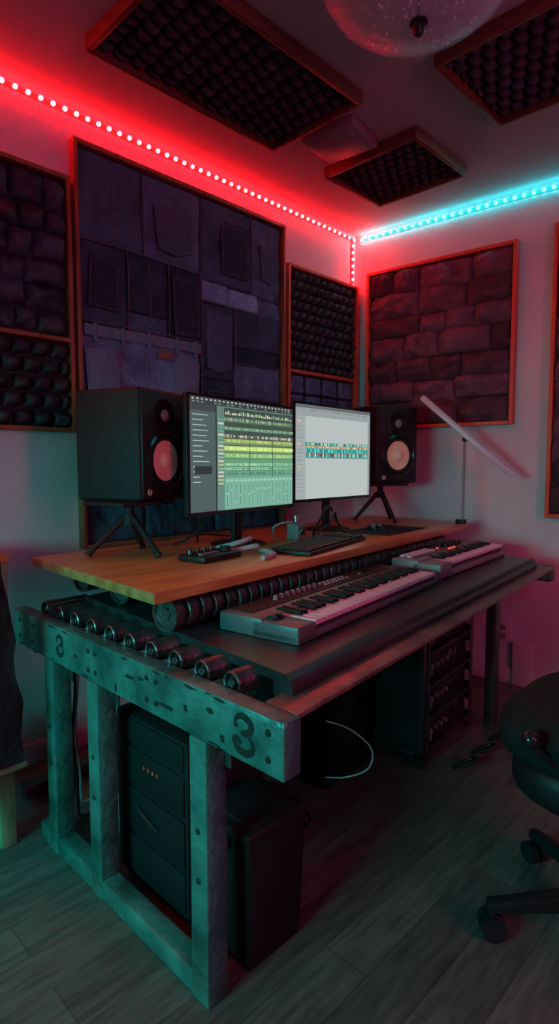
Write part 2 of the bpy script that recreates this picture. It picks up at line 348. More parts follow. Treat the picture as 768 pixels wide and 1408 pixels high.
def cpanel(x0,x1,ya,yb,label,nu,nv):
    Oc=V((x0,yb,HC-.001));pp=root('ceiling_acoustic_panel',label,'acoustic panel',((x0+x1)/2,(ya+yb)/2,HC-.001),group='foam panels on the ceiling')
    w=x1-x0;h=yb-ya;CV=dict(Uv=V((1,0,0)),Vv=V((0,-1,0)),Nv=V((0,0,-1)))
    frame(pp,Oc,w=w,h=h,fw=.020,d=.052,m='wooddark',**CV)
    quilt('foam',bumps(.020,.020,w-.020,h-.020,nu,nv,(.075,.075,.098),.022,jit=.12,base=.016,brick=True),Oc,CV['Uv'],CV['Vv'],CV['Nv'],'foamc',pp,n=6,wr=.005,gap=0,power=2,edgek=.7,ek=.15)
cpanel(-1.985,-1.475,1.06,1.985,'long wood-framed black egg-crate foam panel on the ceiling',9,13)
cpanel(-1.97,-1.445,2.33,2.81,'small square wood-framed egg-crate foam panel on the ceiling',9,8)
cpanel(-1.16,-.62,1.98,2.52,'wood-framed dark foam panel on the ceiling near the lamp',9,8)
vr=root('ceiling_vent','pale square plastic vent box on the ceiling','vent',(-1.735,2.165,HC),rad(8))
MB().box((0,0,-.024),(.26,.24,.046),.012).obj('housing','bodyw',vr)
MB().box((0,0,-.050),(.20,.18,.008),.003).obj('cover_plate','grey',vr)
lr=root('ceiling_lamp','round seeded glass bowl ceiling lamp with dark finial','lamp',(-.965,1.56,HC))
MB().lathe([(0,0),(.09,0),(.09,-.03),(.06,-.04),(0,-.04)],seg=32).obj('mounting_plate','bk',lr)
MB().lathe([(0.012,-.215),(.08,-.212),(.15,-.198),(.21,-.172),(.25,-.14),(.277,-.10),(.283,-.09),(.283,-.084),(.272,-.098),(.245,-.134),(.205,-.166),(.15,-.191),(.08,-.205),(.012,-.208)],seg=56).obj('glass_bowl','glass',lr)
MB().cyl((0,0,-.04),(0,0,-.215),.006).lathe([(0,-.25),(.012,-.247),(.017,-.235),(.017,-.222),(.026,-.218),(.026,-.212),(0,-.208)],seg=20).obj('finial','bk',lr)
bub=mat('bubble',(.7,.9,1),.2,alpha=.7)
bb=None
for i in range(80):
    a_=random.random()*6.28;r_=random.uniform(.03,.27);zz=-.213+(r_/.28)**2.6*.115
    p=(r_*math.cos(a_),r_*math.sin(a_),zz)
    if bb is None: bb=MB().ball((0,0,0),.005,seg=8).obj('glass_bubble',bub,lr,loc=p)
    else: clone(bb,lr,p).scale=(random.uniform(.3,1),)*3
# ---------------------------------------------------------------- LED strips
def ledcube(name,m,s=.017):
    return MB().box((0,0,0),(s,s,s),.004,seg=1).obj(name,m)
rr=root('led_strip','red LED light strip along the top of the wall','light strip',(CX,3.13,2.71))
MB().box((.004,-2.3,0),(.004,4.6,.018)).box((.006,-.012,-.15),(.004,.018,.30)).obj('tape','stripr',rr,smooth=False)
first=ledcube('led','red');first.parent=rr;first.location=(.012,0,0)
sp=.050
for i in range(1,46): clone(first,rr,(.012,-i*sp,0))
for i in range(1,8): clone(first,rr,(.014,-.012,-i*.042))
mb=MB()
for i in range(46,92): mb.box((.012,-i*sp,0),(.017,.017,.017))
o=mb.obj('led','red',rr,smooth=False);o['kind']='stuff'
cr=root('led_strip','cyan LED light strip along the top of the wall','light strip',rw(.03,0,2.705),b)
MB().box((1.8,-.004,0),(3.6,.004,.018)).obj('tape','stripc',cr,smooth=False)
first=ledcube('led','cyan');first.parent=cr;first.location=(.03,-.014,0)
sp=.050
for i in range(1,27): clone(first,cr,(.03+i*sp,-.014,0))
mb=MB()
for i in range(27,70): mb.box((.03+i*sp,-.014,0),(.017,.017,.017))
o=mb.obj('led','cyan',cr,smooth=False);o['kind']='stuff'
# ---------------------------------------------------------------- desk
DO=V((-1.4,1.9,0))
dk=root('desk','industrial steel roller-conveyor table with a black rubber belt top','desk',DO)
def D(mb): return mb.shift(-DO)
def fx(y,s=0): return -.75+s-.118*(y-.8)
D(MB().box((-1.40,.80,.697),(1.305,.05,.118),.004)).obj('end_beam','steel',dk,label='distressed teal-grey steel channel beam')
bolt=MB().lathe([(0,.004),(.006,.003),(.008,0)],axis=(0,-1,0),seg=10).obj('bolt','paint',dk,loc=V((-2.0,.775,.725))-DO)
for x in (-2.0,-1.9,-1.52,-1.48,-1.22,-1.18,-.79):
    for z in (.725,.67):
        if (x,z)!=(-2.0,.725): clone(bolt,dk,V((x,.775,z))-DO)
chips=[(-1.30,.705,.05,.016),(-1.25,.715,.03,.010),(-1.06,.695,.018,.03),(-1.14,.675,.075,.016),(-.97,.715,.03,.012),(-1.37,.66,.012,.028),(-.93,.665,.02,.018),(-1.60,.69,.03,.010)]
chips+=[(random.uniform(-2.0,-.8),random.choice([.640,.645,.752,.748]),random.uniform(.01,.06),random.uniform(.003,.009)) for _ in range(20)]
for x,z,sx_,sz_ in chips:
    c0=V((x,.7746,z));n_=9;b_=bmesh.new();vs=[]
    for k in range(n_):
        t=6.283*k/n_;vs.append(b_.verts.new((sx_*.5*math.cos(t)*random.uniform(.5,1.2),0,sz_*.5*math.sin(t)*random.uniform(.5,1.3))))
    b_.faces.new(vs);MB().add(b_).obj('paint_chip','paint',dk,smooth=False,loc=c0-DO)
def mark(x,z,s):
    pts=[(-.36,.22),(-.30,.40),(-.05,.52),(.26,.42),(.30,.20),(.12,.06),(-.10,.02),(.16,.0),(.36,-.16),(.34,-.38),(.08,-.52),(-.24,-.46),(-.38,-.26),(-.26,-.16),(-.14,-.26)]
    mb=MB().tube([(p[0]*s,0,p[1]*s) for p in pts],lambda t:s*(.04+.08*abs(math.sin(2*math.pi*min(1,t*1.0)))),flat=Matrix.Diagonal((1,.04,1,1)),sub=5)
    mb.ball((-.34*s,0,.20*s),s*.09,(1,.04,1),12);mb.ball((-.15*s,0,-.25*s),s*.08,(1,.04,1),12)
    o=mb.obj('painted_mark','paint',dk,loc=V((x,.7745,z))-DO);o['label']='black curled number three marking'
mark(-.862,.698,.074);mark(-1.70,.70,.056)
D(MB().box((-1.62,2.99,.715),(1.18,.06,.08),.004)).obj('end_beam','steeld',dk)
def rail(mb,s0,s1,ya,yb,z0,z1,bev=.003):
    P=[]
    for z in (z0,z1): P+=[(fx(ya,s0),ya,z),(fx(ya,s1),ya,z),(fx(yb,s1),yb,z),(fx(yb,s0),yb,z)]
    mb.hexa(P,bev)
mb=MB();rail(mb,-.10,-.005,.826,2.955,.744,.756);rail(mb,-.10,-.085,.826,2.955,.69,.744);D(mb).obj('front_rail','rust',dk,label='worn brownish steel front rail')
mb=MB();rail(mb,-1.13,-1.10,.826,2.955,.69,.79);D(mb).obj('rear_rail','steeld',dk)
for ya_ in (1.2,2.0):
    mb=MB();rail(mb,-1.10,-.10,ya_,ya_+.05,.68,.72);D(mb).obj('cross_bar','steeld',dk)
leg=MB().box((0,0,.319),(.062,.06,.638),.004).obj('leg','steel',dk,loc=V((-1.015,.802,0))-DO)
clone(leg,dk,V((-1.50,.802,0))-DO);clone(leg,dk,V((-1.78,.802,0))-DO)
lg2=MB().box((0,0,.3375),(.05,.05,.675),.004).obj('leg','steeld',dk,loc=V((-1.17,2.64,0))-DO)
clone(lg2,dk,V((-1.75,2.98,0))-DO);clone(lg2,dk,V((-2.15,2.98,0))-DO)
D(MB().box((-1.455,.802,.030),(.85,.055,.058),.004)).obj('foot_rail','steel',dk)
D(MB().box((-2.15,1.85,.03),(.05,2.05,.05),.004)).obj('foot_rail','steeld',dk)
for x in (-1.015,-1.50,-1.78):
    D(MB().box((x,.83,.60),(.10,.006,.07),.001)).obj('bracket','steeld',dk)
    for z in (.3,.42): clone(bolt,dk,V((x,.772,z))-DO)
ya,yb=.945,2.86
prof=[(-1.10,.775),(-1.10,.80)]+[(-.10+.033*math.sin(t),.767+.033*math.cos(t)) for t in [rad(k) for k in range(0,200,15)]]+[(-.13,.74),(-.13,.775)]
bmb=bmesh.new();A=[];B=[]
for s,z in prof:
    yl=ya-.06*max(0,min(1,(s+.45)/.35))
    A.append(bmb.verts.new((fx(yl,s),yl,z)));B.append(bmb.verts.new((fx(yb,s),yb,z)))
n=len(prof)
for i in range(n): bmb.faces.new((A[i],A[(i+1)%n],B[(i+1)%n],B[i]))
bmb.faces.new(A);bmb.faces.new(B[::-1]);bmesh.ops.recalc_face_normals(bmb,faces=bmb.faces)
D(MB().add(bmb)).obj('rubber_belt','rubber',dk,label='black rubber conveyor belt')
r=.029;RZ=.763
r0=MB().lathe([(0,.004),(.28*r,.0),(.32*r,.004),(.34*r,.012),(.66*r,.012),(.70*r,.004),(.76*r,0),(.97*r,0),(r,.004),(r,.15)],axis=(0,1,0),seg=28).obj('roller','steeld',dk,loc=V((-.965,.832,RZ))-DO,label='steel conveyor roller with hollow hub')
r1=MB().lathe([(.0225,.0),(.0250,-.0015),(.0275,.001)],axis=(0,1,0),seg=28).obj('bearing_ring','ring',dk,loc=V((-.965,.831,RZ))-DO)
r2=MB().lathe([(.004,0),(.009,-.001),(.0105,.003)],axis=(0,1,0),seg=20).obj('axle_end','ring',dk,loc=V((-.965,.831,RZ))-DO)
for i in range(1,10):
    clone(r0,dk,V((-.965-.107*i,.832,RZ))-DO);clone(r1,dk,V((-.965-.107*i,.831,RZ))-DO);clone(r2,dk,V((-.965-.107*i,.831,RZ))-DO)
# ---------------------------------------------------------------- wooden shelf
SO=V((-1.6,1.9,.80))
sh=root('desk_shelf','raised varnished orange-brown wooden worktop resting on ribbed rollers','shelf',SO)
mb=MB();mb.prism([(-1.231,.808),(-1.495,3.03),(-2.22,3.08),(-2.03,.834)],.899,.93,.003);mb.shift(-SO).obj('wooden_board','top',sh)
def ribbed(name,off,ya,yb,z,r):
    d=V((-.132,1,0)).normalized();Lg=(yb-ya);pr_=[(0,0),(.35*r,0),(.4*r,.006),(.8*r,.006),(.85*r,0),(r,0)];h=0
    while h<Lg:
        pr_+=[(r,h+.030),(.72*r,h+.036),(.72*r,h+.046),(r,h+.052)];h+=.052
    pr_+=[(0,h)]
    mb=MB();x=-1.231-.132*(ya-.808)-off;mb.lathe(pr_,loc=(x,ya,z),axis=d,seg=24);mb.shift(-SO).obj(name,'steeld',sh)
ribbed('ribbed_roller',.060,.885,2.80,.8495,.0485)
ribbed('ribbed_roller',.42,.965,2.75,.8495,.0485)
ribbed('ribbed_roller',.68,.965,2.75,.8495,.0485)
# ---------------------------------------------------------------- speakers
def speaker(loc,rot,w,d,h,label,group='studio monitor speakers on the worktop'):
    s=root('studio_speaker',label,'speaker',loc,rot,group)
    MB().box((0,0,h/2),(w,d,h),.012,seg=3).obj('cabinet','bkm',s)
    f=-d/2
    MB().box((0,f-.002,h/2),(w*.94,.008,h*.96),.003).obj('front_baffle','bk',s)
    k=w/.25;zc=h*.36;zt=h*.77;ax=(0,-1,0)
    MB().lathe([(.100*k,0),(.100*k,.006),(.090*k,.010),(.086*k,.004)],loc=(0,f-.006,zc),axis=ax,seg=40).obj('woofer_ring','bks',s)
    MB().lathe([(.086*k,.004),(.082*k,.010),(.072*k,.008),(.068*k,.002)],loc=(0,f-.006,zc),axis=ax,seg=40).obj('woofer_surround','bkm',s)
    MB().lathe([(.068*k,.003),(.050*k,.0015),(.026*k,.001)],loc=(0,f-.006,zc),axis=ax,seg=40).obj('woofer_cone','cone',s)
    MB().lathe([(.029*k,.001),(.024*k,.010),(.012*k,.015),(0,.0165)],loc=(0,f-.006,zc),axis=ax,seg=30).obj('dust_cap','white_cap',s)
    MB().lathe([(.056*k,0),(.054*k,.004),(.048*k,.004),(.032*k,.0015),(.020*k,.001)],loc=(0,f-.006,zt),axis=ax,seg=30).obj('tweeter_waveguide','bks',s)
    MB().lathe([(.020*k,.001),(.018*k,.006),(.010*k,.011),(0,.013)],loc=(0,f-.006,zt),axis=ax,seg=30).obj('tweeter_dome','grey',s)
    MB().lathe([(.008*k,0),(.008*k,.003),(.010*k,.003),(.010*k,0)],loc=(-w*.34,f-.006,h*.075),axis=ax,seg=24).box((-w*.34,f-.008,h*.075),(.010,.003,.004)).obj('badge','white_cap',s)
speaker((-1.911,1.168,1.126),rad(108.9),.266,.288,.393,'black studio speaker with tan cone on a small tripod')
speaker((-1.9475,2.833,1.151),rad(74.3),.295,.27,.430,'black studio speaker with tan cone beside the screens')
def tripod(loc,h,rot,label,rad_=.14):
    s=root('speaker_stand',label,'speaker stand',loc,rot,'small tripod speaker stands')
    MB().box((0,0,h-.008),(.24,.21,.014),.004).obj('platform','bk',s)
    MB().cyl((0,0,h-.015),(0,0,h-.075),.016).cyl((0,0,h-.05),(0,0,h-.085),.026).obj('hub','bkm',s)
    for k in range(3):
        a_=rad(120*k+30);c_=math.cos(a_);s_=math.sin(a_)
        mb=MB();mb.cyl((.018*c_,.018*s_,h-.06),(rad_*c_,rad_*s_,.014),.013,.010,seg=10);mb.cyl((rad_*c_,rad_*s_,.016),(rad_*1.04*c_,rad_*1.04*s_,.0045),.012,.013,seg=12)
        mb.obj('leg','bk',s)
tripod((-1.84,1.11,.931),.194,rad(100),'black tripod stand holding a speaker')
tripod((-1.93,2.80,.931),.219,rad(70),'black tripod stand holding a speaker')
# ---------------------------------------------------------------- monitors
def monitor(loc,rot,w,zb,zt,rects,label):
    s=root('computer_monitor',label,'monitor',loc,rot,'pair of computer screens')
    h=zt-zb;z0=zb-loc[2]
    mb=MB();mb.box((0,.012,z0+h/2),(w,.022,h),.004);mb.box((0,.032,z0+h/2),(w*.7,.03,h*.6),.012);mb.obj('housing','bk',s)
    bz=.010
    mb=MB();mb.box((0,-.001,z0+h-bz/2),(w,.006,bz));mb.box((0,-.001,z0+bz*.7),(w,.006,bz*1.4));mb.box((-w/2+bz/2,-.001,z0+h/2),(bz,.006,h));mb.box((w/2-bz/2,-.001,z0+h/2),(bz,.006,h));mb.obj('bezel','bks',s,smooth=False)
    MB().box((0,.055,(z0+h*.4)/2+.01),(.05,.02,z0+h*.4-.01),.004).obj('stand_neck','bk',s)
    MB().lathe([(0,0),(.11,0),(.115,.004),(.10,.010),(.03,.016),(0,.016)],loc=(0,.045,0.0005),seg=40).obj('stand_base','bk',s)
    sw=w-2*bz;sh_=h-2.4*bz;x0=-sw/2;zz=z0+bz*1.4
    verts=[];faces=[];cols=[]
    for i,(u0,v0,u1,v1,c) in enumerate(rects):
        y=-.0012-.0000035*i
        st=len(verts)
        for (u,v) in ((u0,v0),(u1,v0),(u1,v1),(u0,v1)): verts.append((x0+u*sw,y,zz+(1-v)*sh_));cols.append((*c,1))
        faces.append((st+3,st+2,st+1,st))
    me=bpy.data.meshes.new('display');me.from_pydata(verts,[],faces);at=me.color_attributes.new('Col','FLOAT_COLOR','POINT')
    for i,c in enumerate(cols): at.data[i].color=c
    me.materials.append(M['screen']);o=bpy.data.objects.new('display',me);bpy.context.collection.objects.link(o);o.parent=s
    return s
R=random.Random(3)
S=[(0,0,1,1,(.10,.20,.17))]
S.append((0,0,1,.06,(.03,.04,.04)));
for i in range(26):
    u=.02+i*.037;S.append((u,.012,u+.018,.026,(.35,.38,.36)));
    if R.random()<.6:S.append((u,.038,u+.022,.05,(.15,.2,.18)))
S.append((.0,.06,.22,1,(.06,.095,.09)));S.append((.0,.06,.22,.12,(.04,.05,.05)))
for i in range(14): S.append((.025,.15+i*.045,.025+R.uniform(.04,.14),.157+i*.045,(.35,.42,.4)))
S.append((.04,.60,.18,.67,(.02,.03,.03)));S.append((.215,.06,.225,1,(.01,.02,.02)))
S.append((.225,.06,.29,.78,(.10,.18,.15)))
for i in range(18):
    v=.17+i*.034;S.append((.235,v,.285,v+.02,R.choice([(.35,.42,.2),(.2,.35,.3),(.45,.48,.4),(.1,.3,.22)])))
S.append((.29,.07,1,.15,(.04,.06,.05)))
for i in range(34):
    u=.30+i*.0205;S.append((u,.095+R.random()*.025,u+R.uniform(.006,.016),.13,R.choice([(.6,.66,.3),(.5,.55,.45),(.25,.42,.25)])))
bands=[(.15,.20,(.07,.12,.09)),(.20,.235,(.04,.07,.05)),(.235,.27,(.12,.22,.15)),(.27,.30,(.04,.07,.06)),(.30,.345,(.06,.08,.06)),(.345,.385,(.24,.34,.12)),(.385,.415,(.12,.20,.1)),(.415,.455,(.44,.60,.16)),(.455,.48,(.14,.23,.12)),(.48,.52,(.22,.42,.16)),(.52,.56,(.12,.28,.16)),(.56,.64,(.17,.40,.24)),(.64,.70,(.11,.28,.20)),(.70,1,(.13,.31,.23))]
for v0,v1,c in bands: S.append((.29,v0,1,v1,c))
for i in range(88):
    u=.292+i*.0081
    for (va,vb,cs) in ((.155,.19,[(.2,.35,.2),(.42,.47,.25),(.1,.18,.12)]),(.305,.34,[(.6,.56,.5),(.45,.28,.15),(.65,.65,.6),(.1,.1,.08)]),(.35,.382,[(.55,.65,.2),(.2,.28,.1),(.35,.48,.2)]),(.42,.452,[(.75,.88,.3),(.4,.58,.2)]),(.485,.518,[(.42,.66,.3),(.17,.38,.15)]),(.24,.265,[(.3,.5,.3),(.1,.2,.13)]),(.57,.6,[(.36,.6,.38),(.12,.3,.18)]),(.61,.635,[(.28,.5,.33),(.08,.2,.12)]),(.65,.68,[(.22,.42,.3),(.08,.2,.14)])):
        if R.random()<.8:
            m_=(va+vb)/2;hh=(vb-va)/2*R.uniform(.3,1);S.append((u,m_-hh,u+.006,m_+hh,R.choice(cs)))
for v in (.20,.235,.27,.30,.345,.405,.475,.53,.56,.60,.64,.67): S.append((.29,v,1,v+.004,(.02,.05,.035)))
for i in range(17):
    u=.295+i*.0415;S.append((u,.71,u+.034,.985,(.17,.38,.29)));S.append((u+.012,.76,u+.017,.97,(.05,.15,.1)));hh=R.uniform(.8,.93);S.append((u+.009,hh,u+.020,hh+.015,(.34,.5,.42)));S.append((u,.725,u+.034,.74,(.3,.5,.38)))
for u in (.52,.76): S.append((u,.15,u+.006,.70,(.02,.06,.04)))
monitor((-1.731,1.579,.93),rad(99.2),.671,1.066,1.508,S,'black computer monitor showing green and yellow audio tracks')
S=[(0,0,1,1,(.38,.43,.42))]
S.append((0,0,1,.035,(.10,.12,.12)));S.append((0,.035,1,.12,(.25,.29,.29)))
for i in range(30):
    if R.random()<.7:S.append((.03+i*.032,.05,.045+i*.032,.06,(.08,.1,.1)))
for i in range(16): S.append((.1+i*.055,.09,.103+i*.055,.12,(.1,.12,.12)))
S.append((0,.12,.12,1,(.29,.33,.33)))
for i in range(20): S.append((.015,.15+i*.04,.1,.153+i*.04,(.12,.15,.15)));
for i in range(8): S.append((.03,.17+i*.08,.06,.19+i*.08,(.65,.4,.15) if i%3==0 else (.2,.3,.3)))
S.append((.12,.395,.97,.43,(.06,.22,.19)));S.append((.12,.43,.97,.455,(.40,.27,.13)));S.append((.12,.455,.97,.505,(.05,.33,.30)));S.append((.12,.505,.97,.525,(.25,.12,.1)));S.append((.12,.525,.97,.56,(.05,.28,.25)))
for i in range(60):
    u=.125+i*.014
    S.append((u,.40,u+.009,.425,R.choice([(.02,.05,.05),(.1,.6,.5),(.6,.65,.6)])))
    if R.random()<.7:S.append((u,.435,u+.01,.45,R.choice([(.75,.5,.2),(.2,.12,.05),(.65,.6,.5)])))
    S.append((u,.465,u+.009,.50,R.choice([(.05,.7,.65),(.02,.15,.15)])))
    if R.random()<.6:S.append((u,.51,u+.01,.55,R.choice([(.7,.7,.6),(.05,.05,.05),(.05,.6,.5)])))
S.append((.12,.56,1,.565,(.2,.22,.22)));S.append((.97,.12,1,1,(.22,.25,.25)))
monitor((-1.824,2.255,.93),math.atan2(.66,-.048),.655,1.08,1.54,S,'black computer monitor with pale window and narrow teal track band')
# ---------------------------------------------------------------- midi keyboards
def midi(name,loc,rot,L_,Dp,Hk,nw,label,keyx0,keyx1,body='silver',extra=None):
    s=root(name,label,'music keyboard',loc,rot)
    kd=Dp*.56
    mb=MB();mb.box((0,Dp*.22,Hk*.5),(L_,Dp*.56,Hk),.006);mb.box((0,-Dp*.22,Hk*.22),(L_,Dp*.56,Hk*.44),.005)
    if keyx0>.02: mb.box((-L_/2+keyx0/2,-Dp*.22,Hk*.46),(keyx0,Dp*.56,Hk*.86),.006)
    mb.box((L_/2-(L_-keyx1)/2,-Dp*.22,Hk*.46),(L_-keyx1,Dp*.56,Hk*.86),.006);mb.obj('body',body,s)
    MB().box((0,0,.004),(L_*.98,Dp*1.0,.008),.002).obj('base_plate','bk',s)
    kw=(keyx1-keyx0)/nw;yf=-Dp/2+.004;kl=kd*.96
    wk=MB().box((0,0,0),(kw-.0024,kl,.014),.0018).obj('white_key','wkey',s,loc=(-L_/2+keyx0+kw/2,yf+kl/2,Hk*.78))
    for i in range(1,nw): clone(wk,s,(-L_/2+keyx0+kw*(i+.5),yf+kl/2,Hk*.78))
    bk=None
    for i in range(nw-1):
        if i%7 in (0,1,3,4,5):
            p=(-L_/2+keyx0+kw*(i+1),yf+kl*.70,Hk*.78+.011)
            if bk is None: bk=MB().box((0,0,0),(kw*.52,kl*.58,.012),.002).obj('black_key','bkey',s,loc=p)
            else: clone(bk,s,p)
    if extra: extra(s,L_,Dp,Hk)
    return s
def ex1(s,L_,Dp,Hk):
    MB().box((-.02,Dp*.30,Hk+.001),(L_*.9,Dp*.30,.003),.001).obj('control_panel','bkm',s)
    k=MB().cyl((0,0,0),(0,0,.014),.008,.006,seg=14).obj('knob','grey',s,loc=(-L_*.30,Dp*.30,Hk+.002))
    for i in range(1,8): clone(k,s,(-L_*.30+.03*i,Dp*.30,Hk+.002))
    k=MB().box((0,0,.003),(.012,.008,.006),.001).obj('button','white',s,loc=(-L_*.02,Dp*.34,Hk+.002))
    for i in range(1,14): clone(k,s,(-L_*.02+.024*(i%7),Dp*(.34 if i<7 else .26),Hk+.002))
    MB().box((L_*.28,Dp*.30,Hk+.003),(.10,.03,.004),.001).obj('display','bks',s)
    for i in range(2): MB().cyl((-L_/2+.022+.026*i,-Dp*.1-.003,Hk*.7),(-L_/2+.036+.026*i,-Dp*.1-.003,Hk*.7),.022,seg=20).obj('pitch_wheel','bk',s)
def ex2(s,L_,Dp,Hk):
    MB().box((0,Dp*.27,Hk+.001),(L_*.92,Dp*.36,.003),.001).obj('control_panel','silver',s)
    k=MB().cyl((0,0,0),(0,0,.020),.009,.007,seg=14).obj('knob','bk',s,loc=(L_*.02,Dp*.34,Hk+.002))
    for i in range(1,10): clone(k,s,(L_*.02+.034*(i%5)*1.2,Dp*(.34 if i<5 else .20),Hk+.002))
    k=MB().box((0,0,.004),(.024,.020,.009),.002).obj('drum_pad','wkey',s,loc=(-L_*.44,Dp*.36,Hk+.002))
    for i in range(1,16): clone(k,s,(-L_*.44+.032*(i%8),Dp*(.36 if i<8 else .22),Hk+.002))
    k=MB().cyl((0,0,0),(0,0,.006),.005,seg=8).obj('indicator_light',mat('pad_light',(1,.2,.1),emis=(1,.12,.05),estr=.7),s,loc=(-L_*.05,Dp*.28,Hk+.002))
    for i in range(1,4): clone(k,s,(-L_*.05+.03*i,Dp*.08,Hk+.002))
def place(fl_,fr_,Dp):
    a_=V((*fl_,0));c_=V((*fr_,0));d=(c_-a_);L_=d.length;d.normalize();nrm=V((-d.y,d.x,0));ctr=(a_+c_)/2+nrm*Dp/2
    return ctr,math.atan2(d.y,d.x),L_
c_,r_,L_=place((-.958,1.045),(-1.099,1.985),.262)
midi('midi_keyboard',(c_.x,c_.y,.8006),r_,L_,.262,.052,35,'long grey keyboard controller with black and white keys on the belt',.085,L_-.025,extra=ex1)
c_,r_,L_=place((-1.125,2.05),(-1.21,2.84),.215)
midi('midi_keyboard',(c_.x,c_.y,.8006),r_,L_,.215,.068,25,'smaller white keyboard controller with pads and knobs',.12,L_-.02,body='bodyw',extra=ex2)
# ---------------------------------------------------------------- computer keyboard
ck=root('computer_keyboard','black computer keyboard lying on the wooden worktop','keyboard',(-1.494,1.762,.93),math.atan2(.55,-.15))
MB().box((0,0,.008),(.545,.175,.015),.005).obj('case','bk',ck)
kk=MB().box((0,0,.0035),(.0265,.023,.007),.0025).obj('key','bkm',ck,loc=(-.25,.066,.0155))
cnt=0
for j in range(6):
    for i in range(18):
        if (i,j)==(0,0) or i in (14,) : continue
        if j==5 and 4<=i<=9: continue
        cnt+=1
        if cnt>97: break
        clone(kk,ck,(-.25+i*.0294,.066-j*.0265,.0155))
MB().box((-.065,-.0665,.019),(.165,.022,.007),.0025).obj('space_bar','bkm',ck)
mp_=MB().box((0,0,.0015),(.42,.25,.003),.001).obj('mouse_pad','dull',loc=(-1.635,2.42,.9302),rotz=rad(97));tag(mp_,'thin black mouse pad beside the keyboard','mouse pad')
mo=root('computer_mouse','glossy black computer mouse on the pad','mouse',(-1.655,2.36,.9335),rad(85))
ms=MB().ball((0,0,.0),.05,(.62,1.05,.62));bmesh.ops.bisect_plane(ms.bm,geom=ms.bm.verts[:]+ms.bm.edges[:]+ms.bm.faces[:],plane_co=(0,0,0),plane_no=(0,0,-1),clear_outer=True)
bmesh.ops.holes_fill(ms.bm,edges=[e for e in ms.bm.edges if e.is_boundary]);ms.obj('shell','bks',mo)
MB().cyl((-.004,-.03,.026),(.004,-.03,.026),.008).obj('scroll_wheel','grey',mo)
g=root('audio_controller','small black controller box with knobs and buttons','controller',(-1.555,1.25,.93),rad(100))
MB().box((0,0,.012),(.20,.12,.022),.007).obj('case','bk',g)
k=MB().cyl((0,0,0),(0,0,.014),.010,.008,seg=16).obj('knob','bks',g,loc=(-.07,.03,.023))
for p in ((-.035,.03),(0,.03),(.035,.03)): clone(k,g,(*p,.023))
MB().cyl((.065,-.01,.023),(.065,-.01,.038),.022,.019).obj('dial','bkm',g)
k=MB().box((0,0,.003),(.018,.014,.006),.002).obj('button','grey',g,loc=(-.07,-.02,.023))
for p in ((-.045,-.02),(-.02,-.02),(.005,-.02)): clone(k,g,(*p,.023))
g=root('cable_adapter_box','small grey metal adapter box with cables under the screens','adapter',(-1.70,1.84,.93),rad(95))
MB().box((0,0,.035),(.06,.06,.07),.006).obj('case','grey',g)
MB().box((0,-.031,.04),(.035,.004,.035),.002).obj('socket_plate','bk',g)
MB().cyl((0,0,.07),(0,0,.095),.012).cyl((0,0,.095),(0,0,.105),.017).obj('dial','chrome',g)
def cable(pts,r,m,label,seg=8):
    c0=V(pts[0]);mb=MB();mb.tube([V(p)-c0 for p in pts],r,seg);o=mb.obj('cable',m,loc=c0);tag(o,label,'cable');return o
T=.93
cable([(-1.66,1.36,T+.008),(-1.58,1.37,T+.014),(-1.52,1.43,T+.03),(-1.55,1.47,T+.012),(-1.47,1.46,T+.008),(-1.42,1.42,T+.009),(-1.40,1.35,T+.008)],.009,'white','white coiled cable lying on the worktop')
cable([(-1.68,1.44,T+.009),(-1.64,1.50,T+.035),(-1.60,1.47,T+.045),(-1.62,1.41,T+.03),(-1.70,1.40,T+.009)],.009,'white','white looped cable bundle on the worktop')
cable([(-1.665,1.82,T+.03),(-1.63,1.80,T+.06),(-1.62,1.72,T+.09),(-1.66,1.66,T+.07),(-1.70,1.72,T+.01)],.0045,'grey','grey cable curling from the adapter box')
cable([(-1.66,1.90,T+.01),(-1.62,1.97,T+.07),(-1.66,2.05,T+.11),(-1.68,2.12,T+.03),(-1.60,2.14,T+.006)],.005,'bk','black cable looping under the screens')
cable([(-1.72,1.97,T+.006),(-1.70,2.0,T+.08),(-1.73,2.10,T+.13),(-1.74,2.17,T+.05),(-1.70,2.20,T+.006)],.005,'bk','black cable arching under the screens')
cable([(-2.02,1.35,T+.16),(-2.03,1.38,T+.10),(-1.97,1.42,T+.05),(-1.97,1.52,T+.03),(-1.98,1.7,T+.006)],.0045,'bk','black speaker cable drooping behind the stand')
cable([(-1.90,1.34,T+.006),(-1.84,1.38,T+.04),(-1.80,1.40,T+.09),(-1.86,1.42,T+.12),(-1.90,1.46,T+.006)],.0045,'bk','black cable loop beside the speaker stand')
# lamp bar
lb=root('desk_lamp','slim tilted bar lamp on a thin pole clamped to the worktop','lamp',(-1.515,2.99,.93))
MB().box((-.01,0,.012),(.05,.04,.022),.004).obj('clamp','bk',lb)
MB().cyl((0,0,.02),(0,0,.462),.007).obj('pole','grey',lb)
p0=V((-1.733,2.903,1.630));p1=V((-1.276,3.077,1.193));dv=p1-p0;mid=(p0+p1)/2-V(lb.location)
q=dv.to_track_quat('X','Z').to_euler()
MB().box(mid,(dv.length,.042,.034),.007,rot=q).obj('light_bar','lampbar',lb)
MB().ball((0,0,.462),.014).obj('joint','bk',lb)
